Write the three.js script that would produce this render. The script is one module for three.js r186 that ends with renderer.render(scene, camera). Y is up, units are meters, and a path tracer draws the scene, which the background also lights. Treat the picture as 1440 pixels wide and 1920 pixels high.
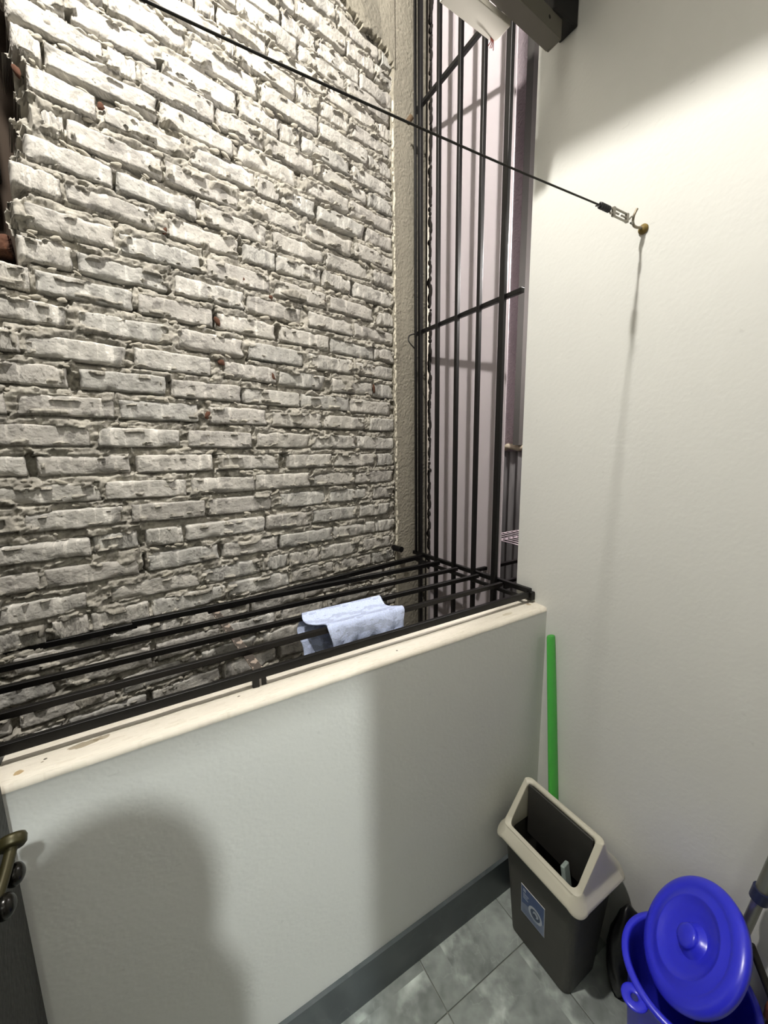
import * as THREE from 'three';
import { RoundedBoxGeometry } from 'three/addons/geometries/RoundedBoxGeometry.js';
import { mergeGeometries, mergeVertices } from 'three/addons/utils/BufferGeometryUtils.js';
import { MarchingCubes } from 'three/addons/objects/MarchingCubes.js';

// ───────────────────────── camera, lamps, exposure ─────────────────────────
// x runs along the parapet (right wall at x = 0), z points from the parapet (front face z = 0) into the room, y up, metres.
const scene = new THREE.Scene();
scene.background = new THREE.Color(0x04050a);                       // night sky, seen by nothing but the lamps' leaks
const renderer = new THREE.WebGLRenderer({ antialias: true });
renderer.toneMapping = THREE.LinearToneMapping;
renderer.toneMappingExposure = 1.2;
renderer.shadowMap.enabled = true;
renderer.shadowMap.type = THREE.PCFSoftShadowMap;

const EYE = new THREE.Vector3(-1.016, 1.44, 0.75);
const camera = new THREE.PerspectiveCamera(2 * Math.atan(960 / 751) * 180 / Math.PI, 1440 / 1920, 0.02, 30);
camera.position.copy(EYE);
camera.matrixAutoUpdate = true;
camera.quaternion.setFromRotationMatrix(new THREE.Matrix4().set(
  0.86057, 0.09784, -0.49984, 0,
  -0.01527, 0.98589, 0.16668, 0,
  0.50910, -0.13581, 0.84993, 0,
  0, 0, 0, 1));
scene.add(camera);

const LAMP_BALCONY = new THREE.Vector3(-1.12, 3.2, 0.23), LAMP_ROOM = new THREE.Vector3(-0.85, 2.75, 2.0);
const UNSEEN_LAMP_NEIGHBOUR = new THREE.Vector3(0.36, 2.15, -0.22);
const balconyLight = new THREE.PointLight(0xfffaf3, 11.5);  // out of view above the camera; lights the right wall and bricks
balconyLight.position.copy(LAMP_BALCONY); balconyLight.castShadow = true; balconyLight.shadow.radius = 1.8; balconyLight.name = 'unseen_balcony_lamp_light';
scene.add(balconyLight);
const roomLight = new THREE.PointLight(0xf3f8f6, 14);  // out of view behind the camera; lights the parapet through the doorway
roomLight.position.copy(LAMP_ROOM); roomLight.castShadow = true; roomLight.shadow.radius = 1.8; roomLight.name = 'unseen_room_lamp_light';
scene.add(roomLight);

const unseenNeighbourLight = new THREE.PointLight(0xfdf8f6, 2.7);  // out of view behind the right wall, placed to light the neighbour wall
unseenNeighbourLight.position.copy(UNSEEN_LAMP_NEIGHBOUR); unseenNeighbourLight.castShadow = true; unseenNeighbourLight.shadow.radius = 2; unseenNeighbourLight.name = 'unseen_neighbour_lamp_light';
scene.add(unseenNeighbourLight);

// ───────────────────────── helpers ─────────────────────────
let seed = 20240611;
const rnd = () => { seed |= 0; seed = seed + 0x6D2B79F5 | 0; let t = Math.imul(seed ^ seed >>> 15, 1 | seed); t = t + Math.imul(t ^ t >>> 7, 61 | t) ^ t; return ((t ^ t >>> 14) >>> 0) / 4294967296; };
const rr = (a, b) => a + (b - a) * rnd();
const hash = (x, y, s) => { let h = Math.imul(x | 0, 374761393) + Math.imul(y | 0, 668265263) + Math.imul(s | 0, 2147483647 - 71); h = Math.imul(h ^ h >>> 13, 1274126177); return ((h ^ h >>> 16) >>> 0) / 4294967296; };
function vnoise(x, y, s = 0, px = 0, py = 0) {                       // value noise, optional periods
  const ix = Math.floor(x), iy = Math.floor(y), fx = x - ix, fy = y - iy, u = fx * fx * (3 - 2 * fx), v = fy * fy * (3 - 2 * fy);
  const w = (i, p) => p ? ((i % p) + p) % p : i;
  const a = hash(w(ix, px), w(iy, py), s), b = hash(w(ix + 1, px), w(iy, py), s), c = hash(w(ix, px), w(iy + 1, py), s), d = hash(w(ix + 1, px), w(iy + 1, py), s);
  return a + (b - a) * u + (c - a) * v + (a - b - c + d) * u * v;
}
function fbm(x, y, s = 0, oct = 4, px = 0, py = 0) { let r = 0, a = 0.5, t = 0; for (let o = 0; o < oct; o++) { r += a * vnoise(x, y, s + o * 17, px, py); t += a; a *= 0.5; x *= 2; y *= 2; px *= 2; py *= 2; } return r / t; }
function dataTex(n, m, f, srgb, rep) {                               // f(u, v) -> [r, g, b] 0..1 (srgb values when srgb)
  const d = new Uint8Array(n * m * 4);
  for (let j = 0; j < m; j++) for (let i = 0; i < n; i++) { const c = f(i / n, j / m), k = (j * n + i) * 4; for (let q = 0; q < 3; q++) d[k + q] = Math.max(0, Math.min(255, c[q] * 255)); d[k + 3] = 255; }
  const t = new THREE.DataTexture(d, n, m); t.magFilter = THREE.LinearFilter; t.minFilter = THREE.LinearMipmapLinearFilter; t.generateMipmaps = true; t.wrapS = t.wrapT = THREE.RepeatWrapping;
  if (srgb) t.colorSpace = THREE.SRGBColorSpace; if (rep) t.repeat.set(rep, rep); t.needsUpdate = true; return t;
}
const g1 = (v) => [v, v, v];
function canvasTex(w, h, draw) { const c = document.createElement('canvas'); c.width = w; c.height = h; draw(c.getContext('2d'), w, h); const t = new THREE.CanvasTexture(c); t.colorSpace = THREE.SRGBColorSpace; return t; }

const taken = new Set();
function numbered(n) { if (!taken.has(n)) { taken.add(n); return n; } let k = 1; while (taken.has(n + '_' + String(k).padStart(3, '0'))) k++; n += '_' + String(k).padStart(3, '0'); taken.add(n); return n; }
function shadows(m) { m.castShadow = true; m.receiveShadow = true; return m; }
function mesh(name, geo, mat, parent) { const m = shadows(new THREE.Mesh(geo, mat)); m.name = parent ? name : numbered(name); (parent || scene).add(m); return m; }
function struct(name, geo, mat) { const m = mesh(name, geo, mat); m.userData.kind = 'structure'; return m; }
function structGroup(name) { const g = new THREE.Group(); g.name = numbered(name); g.userData.kind = 'structure'; scene.add(g); return g; }
function thing(name, label, category, p = [0, 0, 0], ry = 0) { const g = new THREE.Group(); g.name = numbered(name); g.position.set(...p); g.rotation.y = ry; g.userData = { label, category }; scene.add(g); return g; }
function tag(o, label, category, group) { o.userData.label = label; o.userData.category = category; if (group) o.userData.group = group; return o; }
const V = (x, y, z) => new THREE.Vector3(x, y, z);
// box from min/max with uv in metres on every face
function box(x0, x1, y0, y1, z0, z1) {
  const g = new THREE.BoxGeometry(x1 - x0, y1 - y0, z1 - z0); g.translate((x0 + x1) / 2, (y0 + y1) / 2, (z0 + z1) / 2); return boxUV(g);
}
function boxUV(g) {
  const p = g.attributes.position, n = g.attributes.normal, uv = new Float32Array(p.count * 2);
  for (let i = 0; i < p.count; i++) {
    const ax = Math.abs(n.getX(i)), ay = Math.abs(n.getY(i)), az = Math.abs(n.getZ(i));
    if (ax >= ay && ax >= az) { uv[2 * i] = p.getZ(i); uv[2 * i + 1] = p.getY(i); } else if (ay >= az) { uv[2 * i] = p.getX(i); uv[2 * i + 1] = p.getZ(i); } else { uv[2 * i] = p.getX(i); uv[2 * i + 1] = p.getY(i); }
  }
  g.setAttribute('uv', new THREE.BufferAttribute(uv, 2)); return g;
}
function rbox(w, h, d, r, seg = 2) { return boxUV(new RoundedBoxGeometry(w, h, d, seg, r)); }
// square or round bar between two points
function bar(a, b, w, h = w, round = false) {
  const d = b.clone().sub(a), L = d.length();
  let g;
  if (round) { g = new THREE.CylinderGeometry(w / 2, w / 2, L, 16); g.rotateX(Math.PI / 2); } else g = new RoundedBoxGeometry(w, h, L, 1, Math.min(w, h) * 0.14);
  g = boxUV(g);
  const up = Math.abs(d.y) > 0.9 * L ? V(1, 0, 0) : V(0, 1, 0), m = new THREE.Matrix4().lookAt(b, a, up); m.setPosition(a.clone().add(b).multiplyScalar(0.5)); g.applyMatrix4(m); return g;
}
const tube = (pts, r, seg = 40, rad = 8, closed = false) => new THREE.TubeGeometry(new THREE.CatmullRomCurve3(pts, closed), seg, r, rad, closed);
const lathe = (pts, seg = 48) => new THREE.LatheGeometry(pts.map(([x, y]) => new THREE.Vector2(x, y)), seg);
const merge = (list) => mergeGeometries(list.map((g) => { const q = g.index ? g.toNonIndexed() : g; for (const k of Object.keys(q.attributes)) if (!['position', 'normal', 'uv'].includes(k)) q.deleteAttribute(k); return q; }));
// closed loft through rings of points (each ring an array of Vector3, same count)
function loft(rings, capEnd = false, capStart = false) {
  const n = rings[0].length, pos = [], idx = [], uv = [];
  rings.forEach((r, j) => r.forEach((p, i) => { pos.push(p.x, p.y, p.z); uv.push(i / n, j / rings.length); }));
  for (let j = 0; j < rings.length - 1; j++) for (let i = 0; i < n; i++) { const a = j * n + i, b = j * n + (i + 1) % n, c = a + n, d = b + n; idx.push(a, b, d, a, d, c); }
  const cap = (j, flip) => { const c = new THREE.Vector3(); rings[j].forEach((p) => c.add(p)); c.multiplyScalar(1 / n); const k = pos.length / 3; pos.push(c.x, c.y, c.z); uv.push(0, 0); for (let i = 0; i < n; i++) { const a = j * n + i, b = j * n + (i + 1) % n; flip ? idx.push(k, b, a) : idx.push(k, a, b); } };
  if (capEnd) cap(rings.length - 1, false); if (capStart) cap(0, true);
  const g = new THREE.BufferGeometry(); g.setAttribute('position', new THREE.Float32BufferAttribute(pos, 3)); g.setAttribute('uv', new THREE.Float32BufferAttribute(uv, 2)); g.setIndex(idx); g.computeVertexNormals(); return g;
}
// rounded rectangle ring in the xz plane
function rrect(w, d, r, y, n = 10) { const o = []; for (let c = 0; c < 4; c++) for (let i = 0; i < n; i++) { const t = (c + i / (n - 1)) * Math.PI / 2, sx = [1, -1, -1, 1][c], sz = [1, 1, -1, -1][c]; o.push(V(sx * (w / 2 - r) + r * Math.cos(t), y, sz * (d / 2 - r) + r * Math.sin(t))); } return o; }

// ───────────────────────── materials ─────────────────────────
const paintBump = dataTex(512, 512, (u, v) => g1(0.45 * fbm(u * 90, v * 90, 3, 2, 90, 90) + 0.35 * fbm(u * 14, v * 14, 9, 3, 14, 14) + 0.2 * fbm(u * 4, v * 4, 5, 2, 4, 4)));
const paintTone = dataTex(512, 512, (u, v) => { const t = 0.985 + 0.02 * (fbm(u * 5, v * 5, 31, 4, 5, 5) - 0.5), s = vnoise(u * 70, v * 70, 77, 70, 70) > 0.985 ? 0.96 : 1; return [t * s, t * s, t * s]; }, true);
paintBump.repeat.set(1.6, 1.6); paintTone.repeat.set(0.8, 0.8);
const std = (o) => new THREE.MeshStandardMaterial(o);
const M = {
  paint: std({ color: 0xd3d4cf, map: paintTone, roughness: 0.62, bumpMap: paintBump, bumpScale: 0.0006 }),
  plain: std({ color: 0xdedcd4, roughness: 0.8 }),
  blackSteel: std({ color: 0x0d0c0c, roughness: 0.38, metalness: 0.25 }),
  dustySteel: std({ color: 0x161413, roughness: 0.42, metalness: 0.45 }),
};

// ───────────────────────── setting: the balcony ─────────────────────────
const CEIL = 3.5, PAR = 0.94, BACKZ = 1.05;
struct('wall_right', box(0, 0.14, -0.3, CEIL, -0.12, 3.3), M.paint);
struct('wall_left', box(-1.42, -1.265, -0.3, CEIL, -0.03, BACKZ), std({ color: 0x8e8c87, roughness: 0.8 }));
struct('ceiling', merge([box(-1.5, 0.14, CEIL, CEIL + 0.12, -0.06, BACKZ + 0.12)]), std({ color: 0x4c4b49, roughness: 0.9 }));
// unseen wall behind the camera, its doorway shaping the room light on the parapet
const JAMB = -0.745, LINTEL = 1.99;
struct('unseen_wall_front', merge([box(JAMB, 0, -0.3, CEIL, BACKZ, BACKZ + 0.12), box(-1.42, -1.265, -0.3, CEIL, BACKZ, BACKZ + 0.12), box(-1.265, JAMB, LINTEL, CEIL, BACKZ, BACKZ + 0.12)]), std({ color: 0x8e8c87, roughness: 0.8 }));
// the room behind
struct('wall_room', merge([box(-2.3, 0, -0.3, 2.95, 3.2, 3.3), box(-2.4, -2.3, -0.3, 2.95, BACKZ + 0.12, 3.3), box(-2.4, -1.42, -0.3, 2.95, BACKZ + 0.06, BACKZ + 0.12)]), M.plain);
struct('ceiling_room', box(-2.4, 0.1, 2.95, 3.05, BACKZ + 0.12, 3.3), M.plain);
struct('floor_room', box(-2.4, 0.1, -0.12, -0.003, BACKZ, 3.3), std({ color: 0x9a978f, roughness: 0.6 }));
// unseen soffit above the right side, shaped to shade the right wall's top
{
  const pos = [], P = [[-0.558, 2.688, 0.045], [-0.566, 2.555, BACKZ - 0.004], [-0.003, 2.555, BACKZ - 0.004], [-0.003, 2.705, -0.115]];
  const top = CEIL - 0.002, q = (a, b, c, d) => pos.push(...a, ...b, ...c, ...a, ...c, ...d), T = P.map(([x, , z]) => [x, top, z]);
  q(P[0], P[3], P[2], P[1]); q(T[0], T[1], T[2], T[3]); for (let i = 0; i < 4; i++) { const j = (i + 1) % 4; q(P[i], P[j], T[j], T[i]); }
  const g = new THREE.BufferGeometry(); g.setAttribute('position', new THREE.Float32BufferAttribute(pos, 3)); g.computeVertexNormals(); boxUV(g);
  struct('unseen_soffit', g, std({ color: 0x6a6863, roughness: 0.9 }));
}
// parapet with its coping
{
  const coping = canvasTex(2048, 256, (c, w, h) => {
    c.fillStyle = '#d9d3c5'; c.fillRect(0, 0, w, h);
    for (let i = 0; i < 2600; i++) { c.fillStyle = `rgba(${rnd() < 0.5 ? '120,105,80' : '255,252,240'},${rr(0.02, 0.07)})`; const s = rr(1, 9); c.fillRect(rnd() * w, rnd() * h, s * rr(1, 5), s); }
    const blot = (x, z, rx, rz, col) => { c.fillStyle = col; c.beginPath(); for (let k = 0; k <= 26; k++) { const t = k / 26 * 6.283, r = 0.75 + 0.4 * vnoise(k * 0.9, x * 40, 5); const X = (x + 1.265) / 1.265 * w + Math.cos(t) * rx * w / 1.265 * r, Z = (z + 0.12) / 0.12 * h + Math.sin(t) * rz * h / 0.12 * r; k ? c.lineTo(X, Z) : c.moveTo(X, Z); } c.fill(); };
    blot(-1.155, -0.043, 0.026, 0.007, 'rgba(120,108,84,.62)'); blot(-1.13, -0.046, 0.014, 0.006, 'rgba(120,108,84,.55)'); blot(-1.236, -0.022, 0.0065, 0.006, 'rgba(150,120,70,.65)');
    blot(-1.205, -0.036, 0.0028, 0.0025, 'rgba(60,56,48,.8)'); blot(-1.208, -0.03, 0.0022, 0.002, 'rgba(120,112,90,.6)'); blot(-0.9, -0.04, 0.003, 0.002, 'rgba(90,84,70,.7)'); blot(-0.53, -0.024, 0.0026, 0.0022, 'rgba(50,46,40,.85)');
    blot(-0.14, -0.03, 0.02, 0.006, 'rgba(140,126,95,.3)'); blot(-0.03, -0.045, 0.008, 0.008, 'rgba(140,120,84,.5)'); blot(-0.025, -0.05, 0.003, 0.004, 'rgba(70,60,44,.7)');
  });
  coping.flipY = false;
  const g = structGroup('wall_parapet');
  mesh('parapet_body', box(-1.265, 0, -0.3, PAR - 0.012, -0.12, 0), M.paint, g);
  // coping: a slightly uneven slab; top uv runs over the whole canvas
  const nx = 90, nz = 8, pos = [], uv = [], idx = [];
  for (let j = 0; j <= nz; j++) for (let i = 0; i <= nx; i++) {
    const x = -1.265 + 1.2649 * i / nx, z = -0.12 + 0.12 * j / nz; const e = j === nz ? (fbm(x * 60, 3, 8, 3) - 0.5) * 0.0045 : 0;
    pos.push(x, PAR + (j === nz ? -0.0018 : 0) + (fbm(x * 18, z * 18, 4, 3) - 0.5) * 0.0022, z + e); uv.push(i / nx, j / nz);
  }
  for (let i = 0; i <= nx; i++) { const x = -1.265 + 1.2649 * i / nx; pos.push(x, PAR - 0.013, 0.0004); uv.push(i / nx, 1); }
  for (let j = 0; j <= nz; j++) for (let i = 0; i < nx; i++) { const a = j * (nx + 1) + i, b = a + 1, c = a + nx + 1, d = c + 1; idx.push(a, c, b, b, c, d); }
  const cg = new THREE.BufferGeometry(); cg.setAttribute('position', new THREE.Float32BufferAttribute(pos, 3)); cg.setAttribute('uv', new THREE.Float32BufferAttribute(uv, 2)); cg.setIndex(idx); cg.computeVertexNormals();
  mesh('coping', cg, std({ map: coping, roughness: 0.7, bumpMap: paintBump, bumpScale: 0.0015 }), g);
}
struct('baseboard_back', box(-1.264, -0.001, 0, 0.125, 0.0005, 0.011), std({ color: 0x4b5052, roughness: 0.35, map: dataTex(256, 256, (u, v) => { const t = 0.82 + 0.3 * fbm(u * 6, v * 6, 12, 4, 6, 6) + (Math.abs(fbm(u * 5, v * 5, 40, 4, 5, 5) - 0.5) < 0.012 ? 0.12 : 0); return [t * 0.98, t, t]; }, true, 2.2) }));
// floor: stone-look tiles, each its own slab, with thin grout between
{
  const marble = (s) => dataTex(512, 512, (u, v) => {
    const w = fbm(u * 3, v * 3, s, 4, 3, 3), a = fbm(u * 4 + w * 2, v * 4 + w * 2, s + 50, 5), vein = Math.abs(fbm(u * 5 + w, v * 5 - w, s + 90, 5) - 0.5), b = fbm(u * 22, v * 22, s + 7, 3, 22, 22);
    let t = 0.50 + 0.30 * (a - 0.5) + 0.12 * (b - 0.5); if (vein < 0.012) t += 0.05 * (1 - vein / 0.012); t += 0.9 * Math.max(0, fbm(u * 7, v * 7, s + 130, 5) - 0.55);
    return [t * 1.0, t * 1.05, t * 1.0 + 0.01];
  }, true);
  const mats = [1, 2].map((s) => std({ map: marble(s * 211), roughness: 0.42 })), f = structGroup('floor');
  mesh('grout', box(-1.264, 0, -0.14, -0.004, 0, BACKZ), std({ color: 0x84877f, roughness: 0.9 }), f);
  const T = 0.3, xs = [], zs = []; for (let k = -4; k < 3; k++) xs.push(-0.487 + k * T); for (let k = -1; k < 5; k++) zs.push(0.134 + k * T);
  for (const x of xs) for (const z of zs) {
    const x0 = Math.max(x + 0.0012, -1.263), x1 = Math.min(x + T - 0.0012, -0.001), z0 = Math.max(z + 0.0012, 0.0015), z1 = Math.min(z + T - 0.0012, BACKZ);
    if (x1 - x0 < 0.02 || z1 - z0 < 0.02) continue;
    const w = x1 - x0, d = z1 - z0, g = rbox(w, 0.012, d, 0.0012, 1), m = mesh('tile', g, mats[rnd() < 0.5 ? 0 : 1], f), uv = g.attributes.uv, ox = rnd(), oz = rnd();
    for (let i = 0; i < uv.count; i++) uv.setXY(i, uv.getX(i) * 2.2 + ox, uv.getY(i) * 2.2 + oz);
    m.position.set((x0 + x1) / 2, -0.006 + rr(-0.0003, 0.0003), (z0 + z1) / 2);
  }
}

// ───────────────────────── setting: the shaft and the brick wall across it ─────────────────────────
const WY = Math.atan(0.2), wallBack = structGroup('wall_back');
wallBack.position.set(-1.3, 0, -0.47); wallBack.rotation.y = WY;      // local x runs along the wall (u), y is height, z comes out of it
const brickTone = (s, o) => dataTex(512, 256, (u, v) => {
  const streak = fbm(u * 34, v * 3, s, 3, 34, 3), blot = fbm(u * 6, v * 6, s + 9, 4, 6, 6), sp = vnoise(u * 150, v * 75, s + 21, 150, 75), sp2 = vnoise(u * 64, v * 32, s + 33, 64, 32);
  let t = 0.70 + 0.13 * (streak - 0.5) + 0.16 * (blot - 0.5); if (sp > 0.93) t -= 0.15; if (sp2 > 0.94) t -= 0.16; if (streak > 0.70) t += 0.07;
  if (fbm(u * 9, v * 9, s + 60, 4, 9, 9) > 0.66) t -= 0.10;
  return [t * o[0], t * o[1], t * o[2]];
}, true);
const brickBump = dataTex(512, 256, (u, v) => g1(0.5 * fbm(u * 60, v * 30, 4, 3, 60, 30) + 0.5 * fbm(u * 14, v * 7, 8, 3, 14, 7)));
const brickMats = [[11, [1, 0.985, 0.945]], [23, [1, 0.982, 0.94]], [37, [0.965, 0.955, 0.92]], [51, [1.03, 1.01, 0.965]], [67, [0.98, 0.96, 0.92]]].map(([s, o]) => std({ map: brickTone(s, o), roughness: 0.88, bumpMap: brickBump, bumpScale: 0.004 }));
const bareBrick = std({ color: 0x7a5440, map: brickTone(71, [1.05, 1, 0.96]), roughness: 0.95, bumpMap: brickBump, bumpScale: 0.006 });
const darkBrick = std({ color: 0x5d574c, map: brickTone(83, [1, 1, 1]), roughness: 0.95, bumpMap: brickBump, bumpScale: 0.006 });
const BL = 0.19, BH = 0.049, BD = 0.075;
function brickGeo(s) {                                               // a worn brick: rounded, chipped and slightly lumpy; front face at z = 0
  let g = new THREE.BoxGeometry(BL, BH, BD, 30, 9, 3); g.deleteAttribute('uv'); g.deleteAttribute('normal'); g = mergeVertices(g, 1e-5);
  const p = g.attributes.position;
  for (let i = 0; i < p.count; i++) {
    let x = p.getX(i), y = p.getY(i), z = p.getZ(i) - BD / 2; const r = 0.0055;
    const ex = Math.max(0, Math.abs(x) - (BL / 2 - r)), ey = Math.max(0, Math.abs(y) - (BH / 2 - r)), ez = Math.max(0, z + r), L = Math.hypot(ex, ey, ez);
    if (L > r) { const k = r / L; x = Math.sign(x) * (Math.min(Math.abs(x), BL / 2 - r) + ex * k); y = Math.sign(y) * (Math.min(Math.abs(y), BH / 2 - r) + ey * k); z = Math.min(z, -r) + ez * k; }
    const edge = Math.max(0, 1 - Math.min((BL / 2 - Math.abs(x)), (BH / 2 - Math.abs(y))) / 0.012);
    const nz = (fbm(x * 45 + s * 7, y * 45, s, 3) - 0.5) * 0.005, chip = Math.max(0, fbm(x * 24 + s * 3, y * 34 + s, s + 5, 2) - 0.55) * 0.05 * edge;
    if (z > -0.02) z += nz - chip;
    y += Math.sign(y) * (fbm(x * 40 + 9 * s, z * 30 + Math.sign(y) * 4, s + 8, 3) - 0.5) * 0.0055 * Math.min(1, Math.abs(y) / (BH / 2));
    x += Math.sign(x) * (fbm(y * 60 + 5 * s, z * 30 + Math.sign(x) * 4, s + 3, 3) - 0.5) * 0.006 * Math.min(1, Math.abs(x) / (BL / 2)) ** 6;
    p.setXYZ(i, x, y, z);
  }
  g.computeVertexNormals(); const n = p.count, uv = new Float32Array(n * 2); for (let i = 0; i < n; i++) { uv[2 * i] = p.getX(i) / 0.4 + p.getZ(i) * 1.5 + s * 0.37; uv[2 * i + 1] = p.getY(i) / 0.2 + p.getZ(i) * 3 + s * 0.21; } g.setAttribute('uv', new THREE.BufferAttribute(uv, 2)); return g;
}
const brickGeos = Array.from({ length: 10 }, (_, i) => brickGeo(i * 13 + 5));
// courses: height at u = 0.6, then the bricks of that course, each from : to in millimetres along the wall
const COURSES = `2.900 500:690 700:885 893:1060 1068:1240
2.835 430:590 600:788 798:980 990:1175 1185:1250
2.770 355:520 530:630 640:828 836:1018 1025:1142 1150:1240
2.711 380:580 590:775 784:902 910:1075 1085:1228
2.656 240:420 430:638 647:832 841:1015 1022:1222
2.600 330:520 530:577 585:722 730:925 934:1155 1165:1228
2.541 222:402 411:591 600:622 630:815 823:905 913:1020 1040:1220
2.475 130:310 319:492 503:688 702:893 904:1103 1111:1228
2.405 125:233 241:417 426:618 632:752 760:827 835:1021 1042:1230
2.347 129:298 307:366 374:552 561:698 706:873 882:1102 1111:1229
2.286 131:179 186:404 414:602 614:803 831:1017 1023:1224
2.221 148:270 285:468 477:662 670:741 749:869 887:1082 1094:1228
2.153 162:203 208:404 412:607 631:814 833:1029 1038:1228
2.084 127:288 297:482 495:690 709:903 910:1101 1125:1229
2.019 95:182 190:376 405:596 613:716 722:886 895:1016 1033:1229
1.944 110:277 288:485 498:690 707:899 921:1118 1152:1225
1.874 89:187 196:391 407:600 612:806 829:1021 1027:1224
1.806 -160:-35 -27:28 37:102 112:302 314:505 516:703 721:909 920:1117 1123:1228
1.737 -180:25 34:163 181:380 399:590 604:796 820:1012 1029:1225
1.667 -190:16 24:68 75:273 291:486 525:696 706:886 919:1111 1122:1221
1.600 -200:5 16:146 170:359 376:570 581:780 790:996 1003:1205
1.532 -180:29 43:233 244:440 471:651 670:867 879:1064 1090:1218
1.460 -230:-10 1:174 189:384 404:596 614:813 819:1017 1025:1222
1.391 -160:46 64:253 268:469 485:688 722:900 916:1112 1130:1217
1.322 -230:-30 -19:183 190:389 401:595 601:803 818:1007 1021:1218
1.255 -190:8 23:224 241:434 444:650 684:868 889:1067 1102:1220
1.184 -245:-45 -37:145 150:252 270:366 375:620 630:790 811:1008 1028:1192
1.112 -170:38 44:246 268:465 478:668 675:896 905:1112 1116:1221
1.041 -260:-62 -54:122 173:399 404:596 606:700 708:830 839:1009 1017:1195
0.977 -64:31 44:118 124:257 265:474 480:702 712:892 900:1082 1090:1219`.split('\n').map((l) => { const [v, ...b] = l.trim().split(' '); return [+v, b.map((q) => q.split(':').map((n) => n / 1000))]; });
for (let v = 0.909, k = 0; v > 0.3; v -= 0.068, k++) { const row = []; let u = -0.25 + (k % 2) * 0.1; while (u < 1.22) { const L = rr(0.175, 0.2); row.push([u, Math.min(u + L, 1.225)]); u += L + rr(0.008, 0.02); } COURSES.push([v, row.filter(([a, b]) => b - a > 0.03)]); }
const TILT = -0.024, placed = [];
const brokenEdge = (v) => v > 1.84 ? 0.122 + 0.02 * Math.sin(v * 9) + 0.05 * (fbm(v * 26, 1, 9, 3) - 0.5) : -1;  // left of this the face of the wall is broken away
for (const [v, row] of COURSES) for (const [a, b] of row) {
  const u = (a + b) / 2, L = b - a, y = v + TILT * (u - 0.6) + rr(-0.0015, 0.0015), m = mesh('brick', brickGeos[Math.floor(rnd() * 10)], brickMats[Math.floor(rnd() * 5)], wallBack);
  const h = rr(0.96, 1.06), out = rr(-0.005, 0.003);
  m.scale.set(L / BL, h, 1); m.position.set(u, y, out); m.rotation.set(rr(-0.05, 0.05), rr(-0.016, 0.016), TILT + rr(-0.014, 0.014));
  if (rnd() < 0.5) m.rotation.z += Math.PI;
  placed.push([a, b, y - BH * h / 2, y + BH * h / 2]);
}
// broken-away left end: darker bricks and bare red ones set back, seen past the broken edge
for (let v = 1.84, k = 0; v < 2.8; v += 0.0655, k++) for (let q = 0; q < 2; q++) {
  const L = rr(0.12, 0.19), e = 0.07 - q * 0.2 + rr(-0.035, 0.02), m = mesh('brick', brickGeos[k % 10], rnd() < 0.5 ? bareBrick : darkBrick, wallBack);
  m.scale.set(L / BL, rr(0.9, 1.05), 1); m.position.set(e - L / 2, v + TILT * -0.5, -0.10 + rr(-0.05, 0.03) - q * 0.03); m.rotation.set(rr(-0.06, 0.06), rr(-0.12, 0.05), rr(-0.05, 0.05));
}
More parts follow.
